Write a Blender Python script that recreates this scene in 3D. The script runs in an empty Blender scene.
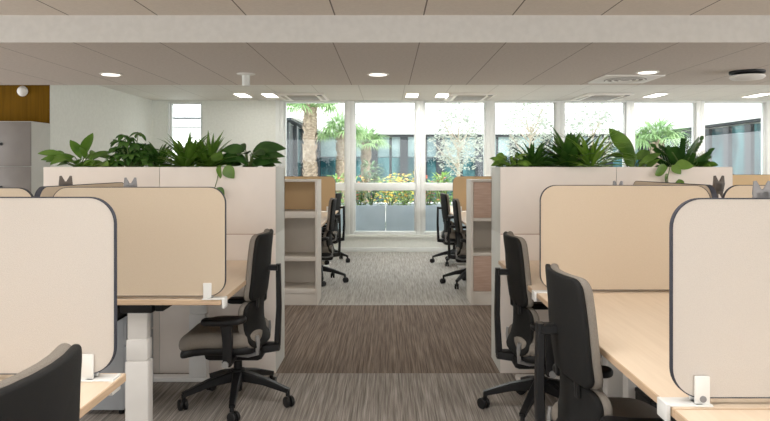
import bpy, bmesh, math, random
from mathutils import Vector, Matrix
random.seed(7)
PI = math.pi
sc = bpy.context.scene
COL = sc.collection

# ------------------------------------------------------------------ materials
def lin(c):
    return tuple(((x/255.0)/12.92 if x/255.0 <= 0.04045 else ((x/255.0+0.055)/1.055)**2.4) for x in c)

def base_mat(name, rough=0.6, metal=0.0, spec=0.4):
    m = bpy.data.materials.new(name)
    m.use_nodes = True
    nt = m.node_tree
    b = nt.nodes['Principled BSDF']
    b.inputs['Roughness'].default_value = rough
    b.inputs['Metallic'].default_value = metal
    b.inputs['Specular IOR Level'].default_value = spec
    return m, nt, b

def noisy(name, c1, c2, scale=(8, 8, 8), detail=3, rough=0.6, metal=0.0, spec=0.4, bump=0.0, lo=0.35, hi=0.65, coord='Object'):
    """two-tone procedural colour from stretched noise, optional bump"""
    m, nt, b = base_mat(name, rough, metal, spec)
    N, L = nt.nodes, nt.links
    tc = N.new('ShaderNodeTexCoord')
    mp = N.new('ShaderNodeMapping')
    mp.inputs['Scale'].default_value = scale
    nz = N.new('ShaderNodeTexNoise')
    nz.inputs['Scale'].default_value = 1.0
    nz.inputs['Detail'].default_value = detail
    cr = N.new('ShaderNodeValToRGB')
    cr.color_ramp.elements[0].position = lo
    cr.color_ramp.elements[1].position = hi
    cr.color_ramp.elements[0].color = (*lin(c1), 1)
    cr.color_ramp.elements[1].color = (*lin(c2), 1)
    L.new(tc.outputs[coord], mp.inputs['Vector'])
    L.new(mp.outputs['Vector'], nz.inputs['Vector'])
    L.new(nz.outputs['Fac'], cr.inputs['Fac'])
    L.new(cr.outputs['Color'], b.inputs['Base Color'])
    if bump:
        bp = N.new('ShaderNodeBump')
        bp.inputs['Strength'].default_value = bump
        bp.inputs['Distance'].default_value = 0.004
        L.new(nz.outputs['Fac'], bp.inputs['Height'])
        L.new(bp.outputs['Normal'], b.inputs['Normal'])
    return m

def seam_mat(name, c1, c2, cline, period_x, off_x, width, period_y=None, off_y=0.0, rough=0.8):
    """panel ceiling: fine grain plus dark seams every period_x metres"""
    m, nt, b = base_mat(name, rough, 0, 0.2)
    N, L = nt.nodes, nt.links
    tc = N.new('ShaderNodeTexCoord')
    sp = N.new('ShaderNodeSeparateXYZ')
    L.new(tc.outputs['Object'], sp.inputs['Vector'])
    def line(out, period, off):
        a = N.new('ShaderNodeMath'); a.operation = 'SUBTRACT'; a.inputs[1].default_value = off
        L.new(out, a.inputs[0])
        d = N.new('ShaderNodeMath'); d.operation = 'PINGPONG'; d.inputs[1].default_value = period/2
        L.new(a.outputs[0], d.inputs[0])
        g = N.new('ShaderNodeMath'); g.operation = 'LESS_THAN'; g.inputs[1].default_value = width/2
        L.new(d.outputs[0], g.inputs[0])
        return g.outputs[0]
    f = line(sp.outputs['X'], period_x, off_x)
    if period_y:
        f2 = line(sp.outputs['Y'], period_y, off_y)
        mx = N.new('ShaderNodeMath'); mx.operation = 'MAXIMUM'
        L.new(f, mx.inputs[0]); L.new(f2, mx.inputs[1]); f = mx.outputs[0]
    nz = N.new('ShaderNodeTexNoise'); nz.inputs['Scale'].default_value = 45; nz.inputs['Detail'].default_value = 3
    L.new(tc.outputs['Object'], nz.inputs['Vector'])
    cr = N.new('ShaderNodeValToRGB')
    cr.color_ramp.elements[0].color = (*lin(c1), 1); cr.color_ramp.elements[1].color = (*lin(c2), 1)
    cr.color_ramp.elements[0].position = 0.35; cr.color_ramp.elements[1].position = 0.65
    L.new(nz.outputs['Fac'], cr.inputs['Fac'])
    mix = N.new('ShaderNodeMix'); mix.data_type = 'RGBA'
    L.new(f, mix.inputs[0]); L.new(cr.outputs['Color'], mix.inputs[6]); mix.inputs[7].default_value = (*lin(cline), 1)
    L.new(mix.outputs[2], b.inputs['Base Color'])
    return m

def carpet_mat(name, dark, mid, light, sx=70, sy=5):
    """loop pile carpet with thin streaks along the weave"""
    m, nt, b = base_mat(name, 0.95, 0, 0.1)
    N, L = nt.nodes, nt.links
    tc = N.new('ShaderNodeTexCoord')
    def nz(scale, detail):
        mp = N.new('ShaderNodeMapping'); mp.inputs['Scale'].default_value = scale
        n = N.new('ShaderNodeTexNoise'); n.inputs['Scale'].default_value = 1; n.inputs['Detail'].default_value = detail
        L.new(tc.outputs['Object'], mp.inputs['Vector']); L.new(mp.outputs['Vector'], n.inputs['Vector'])
        return n.outputs['Fac']
    a = nz((sx, sy, 1), 4); c = nz((260, 260, 1), 2); e = nz((sx*0.45, sy*0.35, 1), 2)
    s = N.new('ShaderNodeMath'); s.operation = 'MULTIPLY_ADD'; s.inputs[1].default_value = 0.45
    L.new(c, s.inputs[0]); L.new(a, s.inputs[2])
    s2 = N.new('ShaderNodeMath'); s2.operation = 'MULTIPLY_ADD'; s2.inputs[1].default_value = 0.6
    L.new(e, s2.inputs[0]); L.new(s.outputs[0], s2.inputs[2])
    cr = N.new('ShaderNodeValToRGB')
    cr.color_ramp.elements[0].position = 0.82; cr.color_ramp.elements[1].position = 1.22
    mr = N.new('ShaderNodeMapRange'); mr.inputs[1].default_value = 0.78; mr.inputs[2].default_value = 1.27
    L.new(s2.outputs[0], mr.inputs[0])
    cr.color_ramp.elements[0].position = 0.0; cr.color_ramp.elements[1].position = 1.0
    cr.color_ramp.elements[0].color = (*lin(dark), 1); cr.color_ramp.elements[1].color = (*lin(light), 1)
    k = cr.color_ramp.elements.new(0.5); k.color = (*lin(mid), 1)
    L.new(mr.outputs[0], cr.inputs['Fac']); L.new(cr.outputs['Color'], b.inputs['Base Color'])
    bp = N.new('ShaderNodeBump'); bp.inputs['Strength'].default_value = 0.5; bp.inputs['Distance'].default_value = 0.004
    L.new(s2.outputs[0], bp.inputs['Height']); L.new(bp.outputs['Normal'], b.inputs['Normal'])
    return m

def emit_mat(name, c, strength):
    m, nt, b = base_mat(name, 0.5)
    b.inputs['Base Color'].default_value = (*lin(c), 1)
    b.inputs['Emission Color'].default_value = (*lin(c), 1)
    b.inputs['Emission Strength'].default_value = strength
    return m

def glass_mat(name, tint, refl=0.06, rough=0.0):
    m = bpy.data.materials.new(name); m.use_nodes = True
    nt = m.node_tree; N, L = nt.nodes, nt.links
    N.remove(N['Principled BSDF'])
    out = N['Material Output']
    t = N.new('ShaderNodeBsdfTransparent'); t.inputs['Color'].default_value = (*tint, 1)
    g = N.new('ShaderNodeBsdfGlossy'); g.inputs['Roughness'].default_value = rough
    fr = N.new('ShaderNodeFresnel'); fr.inputs['IOR'].default_value = 1.35
    mx = N.new('ShaderNodeMixShader')
    L.new(fr.outputs[0], mx.inputs[0]); L.new(t.outputs[0], mx.inputs[1]); L.new(g.outputs[0], mx.inputs[2])
    L.new(mx.outputs[0], out.inputs['Surface'])
    return m

def leaf_mat(name, c1, c2, rough=0.38, trans=0.25, scale=9):
    m = noisy(name, c1, c2, (scale, scale, scale), 2, rough, 0, 0.5, lo=0.3, hi=0.7)
    nt = m.node_tree; N, L = nt.nodes, nt.links
    b = N['Principled BSDF']; out = N['Material Output']
    tr = N.new('ShaderNodeBsdfTranslucent')
    cr = [n for n in N if n.type == 'VALTORGB'][0]
    L.new(cr.outputs['Color'], tr.inputs['Color'])
    mx = N.new('ShaderNodeMixShader'); mx.inputs[0].default_value = trans
    L.new(b.outputs[0], mx.inputs[1]); L.new(tr.outputs[0], mx.inputs[2]); L.new(mx.outputs[0], out.inputs['Surface'])
    return m

M = {}
M['wall'] = noisy('painted_wall', (222, 225, 217), (228, 231, 223), (30, 30, 30), 2, 0.85, bump=0.05)
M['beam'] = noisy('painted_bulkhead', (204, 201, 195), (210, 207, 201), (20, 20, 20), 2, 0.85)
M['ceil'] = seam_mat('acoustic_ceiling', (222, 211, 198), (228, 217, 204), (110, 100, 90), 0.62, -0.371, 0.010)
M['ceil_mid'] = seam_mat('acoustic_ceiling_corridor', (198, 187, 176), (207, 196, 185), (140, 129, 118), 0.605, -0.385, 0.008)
M['ceil_far'] = seam_mat('white_tile_ceiling', (222, 220, 214), (228, 226, 220), (196, 193, 186), 0.605, -0.385, 0.010, 0.6, 0.3)
M['carpet'] = carpet_mat('grey_carpet', (98, 92, 86), (136, 129, 121), (172, 164, 156), 150, 3.2)
M['carpet_brown'] = carpet_mat('brown_carpet', (76, 65, 56), (108, 95, 84), (140, 126, 114), 150, 2.6)
M['carpet_far'] = carpet_mat('window_lit_carpet', (134, 131, 125), (166, 163, 156), (194, 191, 184), 120, 4)  # grey carpet by the windows; their light is put into the paler colour
M['brown_wall'] = noisy('brown_wood_wall', (84, 56, 2), (97, 66, 6), (40, 40, 2), 3, 0.9, 0, 0.1)
M['white'] = noisy('white_lacquer', (226, 226, 222), (231, 231, 227), (6, 6, 6), 2, 0.4)
M['frame_white'] = noisy('window_frame_white', (224, 228, 225), (230, 234, 231), (6, 6, 6), 2, 0.45)
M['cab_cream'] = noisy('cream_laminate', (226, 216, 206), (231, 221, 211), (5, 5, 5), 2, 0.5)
M['cab_grey'] = noisy('pale_grey_and_end_shade', (203, 204, 196), (209, 210, 202), (5, 5, 5), 2, 0.5)  # pale grey fittings; on cabinet ends it paints their shade
M['shelf_beige'] = noisy('greige_laminate', (172, 164, 152), (178, 170, 158), (5, 5, 5), 2, 0.5)
M['shelf_frame'] = noisy('light_greige_laminate', (192, 185, 174), (198, 191, 180), (5, 5, 5), 2, 0.5)
M['door_wood'] = noisy('pinkish_ash_veneer', (160, 130, 112), (176, 148, 130), (6, 6, 60), 4, 0.5)
M['desk_top'] = noisy('pale_birch_top', (221, 199, 172), (228, 207, 181), (60, 3, 60), 4, 0.42)
M['desk_edge'] = noisy('birch_edge', (186, 156, 124), (202, 172, 140), (8, 8, 200), 3, 0.5)
M['tan_fabric'] = noisy('tan_fabric', (194, 176, 152), (202, 184, 160), (420, 420, 420), 2, 0.95, 0, 0.1, bump=0.25)
M['cream_fabric'] = noisy('cream_fabric', (194, 186, 177), (201, 193, 184), (420, 420, 420), 2, 0.95, 0, 0.1, bump=0.25)
M['gold_fabric'] = noisy('ochre_fabric', (196, 164, 122), (205, 173, 131), (420, 420, 420), 2, 0.95, 0, 0.1, bump=0.25)
M['trim'] = noisy('dark_navy_piping', (38, 40, 50), (46, 48, 58), (60, 60, 60), 2, 0.7)
M['black'] = noisy('black_plastic', (9, 9, 10), (15, 15, 16), (40, 40, 40), 2, 0.5, 0, 0.25)
M['black_mesh'] = noisy('black_back_shell', (11, 11, 11), (18, 18, 17), (500, 500, 500), 2, 0.75, 0, 0.2, bump=0.2)
M['grey_fabric'] = noisy('warm_grey_fabric', (114, 107, 98), (128, 121, 112), (400, 400, 400), 2, 0.95, 0, 0.1, bump=0.3)
M['silver'] = noisy('silver_metal', (150, 150, 150), (165, 165, 165), (20, 20, 20), 2, 0.35, 0.7)
M['arm_grey'] = noisy('grey_metal', (120, 120, 122), (134, 134, 136), (20, 20, 20), 2, 0.45, 0.2)
M['arm_dark'] = noisy('dark_grey_metal', (70, 62, 56), (84, 76, 70), (20, 20, 20), 2, 0.5, 0.2)
M['leg_white'] = noisy('white_steel', (214, 211, 206), (220, 217, 212), (8, 8, 8), 2, 0.4)
M['ped'] = noisy('pale_blue_grey_steel', (150, 154, 158), (158, 162, 166), (8, 8, 8), 2, 0.45)
M['locker'] = noisy('locker_shaded_grey', (104, 98, 92), (110, 104, 98), (6, 6, 6), 2, 0.5)  # door fronts: their shadow is put into this darker grey
M['locker_side'] = noisy('locker_side_grey', (176, 176, 168), (182, 182, 174), (6, 6, 6), 2, 0.5)
M['soil'] = noisy('potting_soil', (38, 28, 20), (66, 50, 36), (60, 60, 60), 4, 1.0, bump=0.5)
M['glass'] = glass_mat('window_glass', (0.96, 0.985, 0.98))
M['lamp_on'] = emit_mat('lit_diffuser', (255, 250, 240), 6.0)
M['lamp_soft'] = emit_mat('downlight_diffuser', (255, 248, 236), 2.2)
M['vent_dark'] = noisy('vent_shadow', (120, 112, 102), (134, 126, 116), (20, 20, 20), 2, 0.6)
M['off_white'] = noisy('ceiling_unit_white', (226, 222, 214), (232, 228, 220), (10, 10, 10), 2, 0.5)
# plants
M['leaf_a'] = leaf_mat('leaf_mid_green', (58, 96, 26), (104, 142, 52))
M['leaf_b'] = leaf_mat('leaf_deep_green', (40, 78, 26), (72, 112, 42))
M['leaf_c'] = leaf_mat('leaf_bright_green', (78, 120, 34), (124, 162, 62))
M['leaf_d'] = leaf_mat('leaf_dark_broad', (30, 64, 22), (56, 96, 36))
M['stem'] = noisy('plant_stem', (70, 92, 42), (92, 112, 56), (30, 30, 30), 2, 0.6)
M['leaf_out'] = leaf_mat('garden_leaf', (96, 140, 60), (158, 190, 100), 0.5, 0.4, 4)
M['leaf_out2'] = leaf_mat('garden_leaf_dark', (58, 96, 62), (110, 146, 92), 0.5, 0.4, 4)
M['palm_leaf'] = leaf_mat('palm_leaf', (92, 134, 76), (160, 190, 128), 0.5, 0.4, 3)
M['olive_leaf'] = leaf_mat('olive_leaf', (132, 138, 126), (180, 186, 172), 0.6, 0.4, 5)
M['flower_y'] = leaf_mat('yellow_flower', (240, 190, 60), (250, 214, 90), 0.6, 0.4, 6)
M['flower_o'] = leaf_mat('coral_flower', (226, 120, 90), (240, 156, 120), 0.6, 0.4, 6)
M['trunk'] = noisy('palm_trunk_fibre', (112, 96, 80), (172, 154, 134), (14, 14, 30), 4, 0.95, bump=0.8)
M['bark'] = noisy('pale_bark', (150, 138, 120), (180, 168, 150), (10, 10, 4), 3, 0.9)
M['out_planter'] = noisy('blue_grey_planter', (176, 184, 192), (184, 192, 200), (4, 4, 4), 2, 0.6)
M['paving'] = noisy('pale_paving', (196, 192, 184), (214, 210, 202), (3, 3, 3), 3, 0.9)
M['render_white'] = noisy('white_render', (240, 240, 238), (246, 246, 244), (2, 2, 2), 2, 0.9)
M['steel_dark'] = noisy('slate_cladding', (22, 29, 36), (30, 38, 45), (3, 3, 3), 2, 0.5)
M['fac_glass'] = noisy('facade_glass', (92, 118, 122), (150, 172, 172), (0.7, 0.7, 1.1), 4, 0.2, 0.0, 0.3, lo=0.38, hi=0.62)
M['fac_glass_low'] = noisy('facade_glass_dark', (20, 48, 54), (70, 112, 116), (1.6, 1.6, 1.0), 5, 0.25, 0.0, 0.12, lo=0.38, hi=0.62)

# ------------------------------------------------------------------ geometry helpers
class G:
    def __init__(s):
        s.v = []; s.f = []; s.mi = []
    def add(s, vs, fs, mi=0):
        o = len(s.v)
        s.v += [tuple(p) for p in vs]
        s.f += [tuple(i+o for i in f) for f in fs]
        s.mi += [mi]*len(fs)
        return s
    def box(s, a, b, bev=0.0, mi=0, seg=2, rot=None, top_mi=None):
        bm = bmesh.new()
        bmesh.ops.create_cube(bm, size=1.0)
        c = [(a[i]+b[i])/2 for i in range(3)]; d = [abs(b[i]-a[i]) for i in range(3)]
        for v in bm.verts:
            v.co = Vector((v.co.x*d[0], v.co.y*d[1], v.co.z*d[2]))
        if bev:
            bmesh.ops.bevel(bm, geom=list(bm.edges), offset=min(bev, min(d)*0.49), segments=seg, profile=0.5, affect='EDGES')
        bm.normal_update()
        bm.verts.index_update()
        cv = Vector(c)
        vs = [((rot @ v.co) if rot else v.co) + cv for v in bm.verts]
        o = len(s.v)
        s.v += [tuple(p) for p in vs]
        for f in bm.faces:
            s.f.append(tuple(v.index+o for v in f.verts))
            s.mi.append(top_mi if (top_mi is not None and f.normal.z > 0.9) else mi)
        bm.free()
        return s
    def tube(s, pts, rad, seg=8, caps=True, mi=0):
        pts = [Vector(p) for p in pts]
        n = len(pts)
        rads = rad if isinstance(rad, (list, tuple)) else [rad]*n
        vs, fs = [], []
        up = None
        for i, p in enumerate(pts):
            t = (pts[min(i+1, n-1)] - pts[max(i-1, 0)]).normalized()
            if up is None:
                up = Vector((0, 0, 1)) if abs(t.z) < 0.9 else Vector((1, 0, 0))
            side = t.cross(up)
            if side.length < 1e-5:
                side = t.cross(Vector((0, 1, 0)))
            side.normalize()
            up = side.cross(t).normalized()
            for k in range(seg):
                a = 2*PI*k/seg
                vs.append(p + side*math.cos(a)*rads[i] + up*math.sin(a)*rads[i])
        for i in range(n-1):
            for k in range(seg):
                fs.append((i*seg+k, i*seg+(k+1) % seg, (i+1)*seg+(k+1) % seg, (i+1)*seg+k))
        if caps:
            fs.append(tuple(range(seg-1, -1, -1)))
            fs.append(tuple((n-1)*seg+k for k in range(seg)))
        return s.add(vs, fs, mi)
    def beam(s, pts, wh, mi=0, side=None):
        """rectangular section swept along pts; wh = list of (width,height)"""
        pts = [Vector(p) for p in pts]; n = len(pts)
        wh = wh if isinstance(wh, list) else [wh]*n
        vs, fs = [], []
        for i, p in enumerate(pts):
            t = (pts[min(i+1, n-1)] - pts[max(i-1, 0)]).normalized()
            sd = Vector(side) if side else (t.cross(Vector((0, 0, 1))) if abs(t.z) < 0.95 else Vector((0, 1, 0)))
            sd = (sd - t*sd.dot(t)).normalized(); u = sd.cross(t).normalized()
            w, h = wh[i]
            c = 0.25
            for (q, r) in ((1, 1-c), (1-c, 1), (-1+c, 1), (-1, 1-c), (-1, -1+c), (-1+c, -1), (1-c, -1), (1, -1+c)):
                vs.append(p + sd*(q*w/2) + u*(r*h/2))
        for i in range(n-1):
            for k in range(8):
                fs.append((i*8+k, i*8+(k+1) % 8, (i+1)*8+(k+1) % 8, (i+1)*8+k))
        fs.append(tuple(range(7, -1, -1))); fs.append(tuple((n-1)*8+k for k in range(8)))
        return s.add(vs, fs, mi)
    def lathe(s, prof, c=(0, 0, 0), seg=24, mat=None, mi=0):
        vs, fs = [], []
        n = len(prof)
        for r, z in prof:
            for k in range(seg):
                a = 2*PI*k/seg
                p = Vector((r*math.cos(a), r*math.sin(a), z))
                if mat: p = mat @ p
                vs.append(p + Vector(c))
        for i in range(n-1):
            for k in range(seg):
                fs.append((i*seg+k, i*seg+(k+1) % seg, (i+1)*seg+(k+1) % seg, (i+1)*seg+k))
        fs.append(tuple(range(seg-1, -1, -1))); fs.append(tuple((n-1)*seg+k for k in range(seg)))
        return s.add(vs, fs, mi)
    def pad(s, w, h, rad, t, bev, fmap, seg=6, mi=0):
        """rounded cushion: outline w x h (a,b centred), thickness t (c), mapped by fmap(a,b,c)"""
        def ring(ins, c, sc=1.0):
            out = []
            W, H, R = w/2-ins, h/2-ins, max(rad-ins, 0.002)
            for (sx, sy, a0) in ((1, 1, 0), (-1, 1, 90), (-1, -1, 180), (1, -1, 270)):
                for k in range(seg+1):
                    a = math.radians(a0+90*k/seg)
                    out.append(((sx*(W-R)+R*math.cos(a))*sc, (sy*(H-R)+R*math.sin(a))*sc, c))
                # straight side subdivisions
                nx = {(1, 1): ((-W+R, H)), (-1, 1): ((-W, -H+R)), (-1, -1): ((W-R, -H)), (1, -1): ((W, H-R))}[(sx, sy)]
                x0, y0 = out[-1][0]/sc, out[-1][1]/sc
                for q in (0.2, 0.4, 0.6, 0.8):
                    out.append(((x0+(nx[0]-x0)*q)*sc, (y0+(nx[1]-y0)*q)*sc, c))
            return out
        rings = []
        for q in (0.12, 0.4, 0.7, 0.9): rings.append(ring(bev, t/2, q))
        for k in range(5):
            a = PI/2*k/4
            rings.append(ring(bev*(1-math.sin(a)), t/2-bev*(1-math.cos(a))))
        for k in range(5):
            a = PI/2*k/4
            rings.append(ring(bev*(1-math.cos(a)), -t/2+bev*(1-math.sin(a))))
        for q in (0.9, 0.7, 0.4, 0.12): rings.append(ring(bev, -t/2, q))
        n = len(rings[0]); vs = [fmap(*p) for r in rings for p in r]; fs = []
        for i in range(len(rings)-1):
            for k in range(n):
                fs.append((i*n+k, (i+1)*n+k, (i+1)*n+(k+1) % n, i*n+(k+1) % n))
        fs.append(tuple(range(n))); fs.append(tuple((len(rings)-1)*n+k for k in range(n-1, -1, -1)))
        return s.add(vs, fs, mi)
    def leaf(s, p0, d, L, W, droop=0.6, fold=0.2, n=6, shape=0.45, mi=0, twist=0.0):
        """a curved blade: starts at p0 along d, bends downward by droop radians over length L"""
        d = Vector(d).normalized(); p = Vector(p0)
        side = d.cross(Vector((0, 0, 1)))
        if side.length < 1e-3: side = Vector((random.uniform(-1, 1), random.uniform(-1, 1), 0))
        side.normalize()
        if twist: side = Matrix.Rotation(twist, 3, d) @ side
        vs, fs = [], []
        for i in range(n+1):
            t = i/n
            e = (t/shape) if t < shape else (1-t)/(1-shape)
            w = W/2*math.sin(max(0.0, min(1.0, e))*PI/2)**0.8 if t < 1 else 0.0
            w = max(w, W*0.03)
            nrm = side.cross(d).normalized()
            vs += [p - side*w + nrm*w*fold, p, p + side*w + nrm*w*fold]
            d = (Matrix.Rotation(-droop/n, 3, side) @ d)
            p = p + d*(L/n)
        for i in range(n):
            a = i*3
            fs += [(a, a+1, a+4, a+3), (a+1, a+2, a+5, a+4)]
        return s.add(vs, fs, mi)
    def build(s, name, mats, parent=None, angle=35, loc=None):
        me = bpy.data.meshes.new(name)
        me.from_pydata(s.v, [], s.f)
        if not isinstance(mats, (list, tuple)): mats = [mats]
        for m in mats: me.materials.append(M[m] if isinstance(m, str) else m)
        if len(mats) > 1: me.polygons.foreach_set('material_index', s.mi)
        bm = bmesh.new(); bm.from_mesh(me)
        bmesh.ops.recalc_face_normals(bm, faces=bm.faces); bm.to_mesh(me); bm.free()
        me.polygons.foreach_set('use_smooth', [True]*len(me.polygons))
        me.set_sharp_from_angle(angle=math.radians(angle))
        me.update()
        o = bpy.data.objects.new(name, me); COL.objects.link(o)
        if parent: o.parent = parent
        if loc: o.location = loc
        return o

def tag(o, label, cat, group=None):
    o['label'] = label; o['category'] = cat
    if group: o['group'] = group
    return o
def thing(name, label, cat, loc=(0, 0, 0), rz=0.0, group=None):
    o = bpy.data.objects.new(name, None); COL.objects.link(o)
    o.empty_display_size = 0.1
    o.location = loc; o.rotation_euler = (0, 0, rz)
    return tag(o, label, cat, group)
def struct(o):
    o['kind'] = 'structure'; return o
def copy_tree(o, parent=None):
    c = o.copy(); COL.objects.link(c)
    if parent is not None: c.parent = parent
    for ch in list(o.children): copy_tree(ch, c)
    return c
def dup(o, loc, rz, label, group=None):
    c = copy_tree(o); c.location = loc; c.rotation_euler = (0, 0, rz); c['label'] = label
    if group: c['group'] = group
    return c
def rrect(w, h, r, n=8, cx=0, cz=0):
    out = []
    for sx, sy, a0 in ((1, 1, 0), (-1, 1, 90), (-1, -1, 180), (1, -1, 270)):
        for k in range(n+1):
            a = math.radians(a0+90*k/n)
            out.append((cx+sx*(w/2-r)+r*math.cos(a), cz+sy*(h/2-r)+r*math.sin(a)))
    return out

# ------------------------------------------------------------------ camera
cam = bpy.data.cameras.new('camera'); co = bpy.data.objects.new('camera', cam); COL.objects.link(co)
co.location = (0, 0, 1.35); co.rotation_euler = (PI/2, 0, 0)
cam.sensor_width = 36; cam.lens = 660/770*36
cam.shift_x = -(388-385)/770; cam.shift_y = -(210.5-167)/770
cam.clip_start = 0.05; cam.clip_end = 200
sc.camera = co

# ------------------------------------------------------------------ room shell
YW = 10.5           # window wall
ZC, ZM = 2.41, 2.22 # ceilings; corridor bulkhead
YB0, YB1 = 4.61, 7.0
XL, XR, YN = -7.5, 8.3, -3.0
def slab(name, a, b, m, top=None):
    return struct(G().box(a, b, 0, 0).build(name, m))
slab('floor', (XL, YN, -0.1), (XR, 4.32, 0), 'carpet')
slab('floor', (XL, 4.32, -0.1), (XR, 6.45, 0), 'carpet_brown')
slab('floor', (XL, 6.45, -0.1), (XR, YW, 0), 'carpet_far')
slab('ceiling', (XL, YN, ZC), (XR, YB0, ZC+0.2), 'ceil')
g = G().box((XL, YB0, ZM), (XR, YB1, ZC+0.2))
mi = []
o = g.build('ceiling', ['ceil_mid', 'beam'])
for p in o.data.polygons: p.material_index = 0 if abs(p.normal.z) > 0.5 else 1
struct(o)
slab('ceiling', (XL, YB1, ZC), (XR, YW+0.25, ZC+0.2), 'ceil_far')
slab('wall_near', (XL, YN-0.15, -0.1), (XR, YN, ZC+0.2), 'wall')
slab('wall_right', (XR, YN-0.15, -0.1), (XR+0.15, YW+0.25, ZC+0.2), 'wall')
slab('wall_left', (XL-0.15, YN-0.15, -0.1), (XL, 7.32, ZC+0.2), 'wall')
# block of rooms on the left beyond the corridor: brown face to the corridor, white face to the open space
g = G().box((XL-0.15, 7.32, 0), (-3.75, YW+0.25, ZC))
o = g.build('wall_left', ['wall', 'brown_wall'])
for p in o.data.polygons: p.material_index = 1 if p.normal.y < -0.5 else 0
struct(o)
# window wall
g = G()
g.box((-1.79, YW, -0.1), (XR, YW+0.22, 0.27))                # sill
g.box((-1.79, YW-0.02, 0.225), (XR, YW, 0.27), 0.004)        # sill nosing
g.box((-1.79, YW, 2.408), (XR, YW+0.22, ZC))                 # head
wx0, wx1, wz0, wz1 = -3.51, -2.955, 0.95, 2.385
g.box((-3.75, YW, -0.1), (wx0, YW+0.22, ZC)); g.box((wx1, YW, -0.1), (-1.79, YW+0.22, ZC))
g.box((wx0, YW, -0.1), (wx1, YW+0.22, wz0)); g.box((wx0, YW, wz1), (wx1, YW+0.22, ZC))
struct(g.build('wall_far', 'wall'))
struct(G().box((-1.79, YW-0.012, 0.0), (XR, YW, 0.07), 0.003).build('baseboard_far', 'frame_white'))
struct(G().box((-3.75, YW-0.012, 0.0), (-1.80, YW, 0.07), 0.003).build('baseboard_far', 'frame_white'))
# windows
def window(n, x0, x1, z0, z1, transom=None, fw=0.068):
    r = bpy.data.objects.new('window_%d' % n, None); COL.objects.link(r); struct(r)
    r.location = ((x0+x1)/2, YW, z0)
    w = (x1-x0)/2; h = z1-z0
    g = G()
    y0, y1 = 0.02, 0.16
    g.box((-w, y0, 0), (-w+fw, y1, h), 0.006); g.box((w-fw, y0, 0), (w, y1, h), 0.006)
    g.box((-w+fw, y0+0.004, 0), (w-fw, y1-0.004, 0.05), 0.005); g.box((-w+fw, y0+0.004, h-0.03), (w-fw, y1-0.004, h), 0.005)
    # inner sash reveal
    for sx in (-1, 1):
        a = sx*(w-fw); g.box((min(a, a-sx*0.022), y0+0.05, 0.05), (max(a, a-sx*0.022), y1-0.01, h-0.03), 0.003)
    if transom:
        t0, t1 = transom[0]-z0, transom[1]-z0
        g.box((-w+fw, y0+0.004, t0), (w-fw, y1-0.004, t1), 0.006)
    g.build('window_frame', 'frame_white', r)
    rows = [(0.05, h-0.03)] if not transom else [(0.05, t0), (t1, h-0.03)]
    for a, b in rows:
        G().box((-w+fw, 0.088, a), (w-fw, 0.094, b)).build('window_pane', 'glass', r)
    return r
edges = [-1.727+1.119*k for k in range(9)]
for k in range(8):
    window(k+1, edges[k], edges[k+1], 0.27, 2.408, (0.975, 1.095))
window(9, wx0, wx1, wz0, wz1, None, 0.022)
struct(G().box((edges[8], YW, 0.27), (XR, YW+0.22, 2.408)).build('wall_far', 'wall'))
struct(G().box((-1.79, YW, 0.27), (edges[0], YW+0.2, 2.408)).build('trim_1', 'frame_white'))

# ------------------------------------------------------------------ desks
def make_desk(L, label, loc, rz, D=0.845):
    t = thing('desk', label, 'desk', loc, rz)
    G().box((0, 0, 0.715), (D, L, 0.74), 0.0025, 0, 1, None, 1).build('desktop', ['desk_edge', 'desk_top'], t)
    G().box((0.30, 0.10, 0.665), (0.34, L-0.10, 0.714), 0.004).box((0.54, 0.10, 0.665), (0.58, L-0.10, 0.714), 0.004).build('frame_rail', 'black', t)
    G().box((D-0.18, 0.3, 0.56), (D-0.04, L-0.3, 0.575)).box((D-0.18, 0.3, 0.56), (D-0.17, L-0.3, 0.66)).box((D-0.05, 0.3, 0.56), (D-0.04, L-0.3, 0.714)).build('cable_tray', 'black', t)
    for y in (0.14, L-0.14):
        lg = G()
        lg.box((0.375, y-0.035, 0.03), (0.485, y+0.035, 0.424), 0.006)
        lg.box((0.379, y-0.031, 0.428), (0.481, y+0.031, 0.528), 0.005)
        lg.box((0.383, y-0.027, 0.532), (0.477, y+0.027, 0.66), 0.005)
        lg.box((0.386, y-0.024, 0.40), (0.474, y+0.024, 0.655))
        o = lg.build('leg', 'leg_white', t)
        G().box((0.09, y-0.04, 0), (0.77, y+0.04, 0.03), 0.008).build('foot', 'leg_white', o)
        G().box((0.35, y-0.045, 0.655), (0.51, y+0.045, 0.714), 0.012).build('bracket', 'black', o)
    return t
EX = 0.72
make_desk(1.56, 'pale wood desk at the bottom right corner, nearest on the right', (EX, 0.10, 0), 0)
make_desk(1.525, 'pale wood desk on the right between the two large screens', (EX, 1.665, 0), 0)
make_desk(1.115, 'pale wood desk on the right touching the planter cabinet', (EX, 3.195, 0), 0)
make_desk(1.56, 'pale wood desk at the bottom left corner beside the near chair', (-0.775, 1.955, 0), PI)
make_desk(1.285, 'pale wood desk on the left touching the planter cabinet', (-0.765, 4.315, 0), PI, 0.80)
XS = 1.612
make_desk(1.525, 'pale wood desk behind the right desk, in the outer row', (XS+0.845, 1.665+1.525, 0), PI)
make_desk(1.115, 'pale wood desk in the right outer row touching the second planter cabinet', (XS+0.845, 3.195+1.115, 0), PI)
make_desk(1.285, 'pale wood desk in the left outer row touching the left planter cabinet', (-XS-0.845, 3.03, 0), 0)
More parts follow.
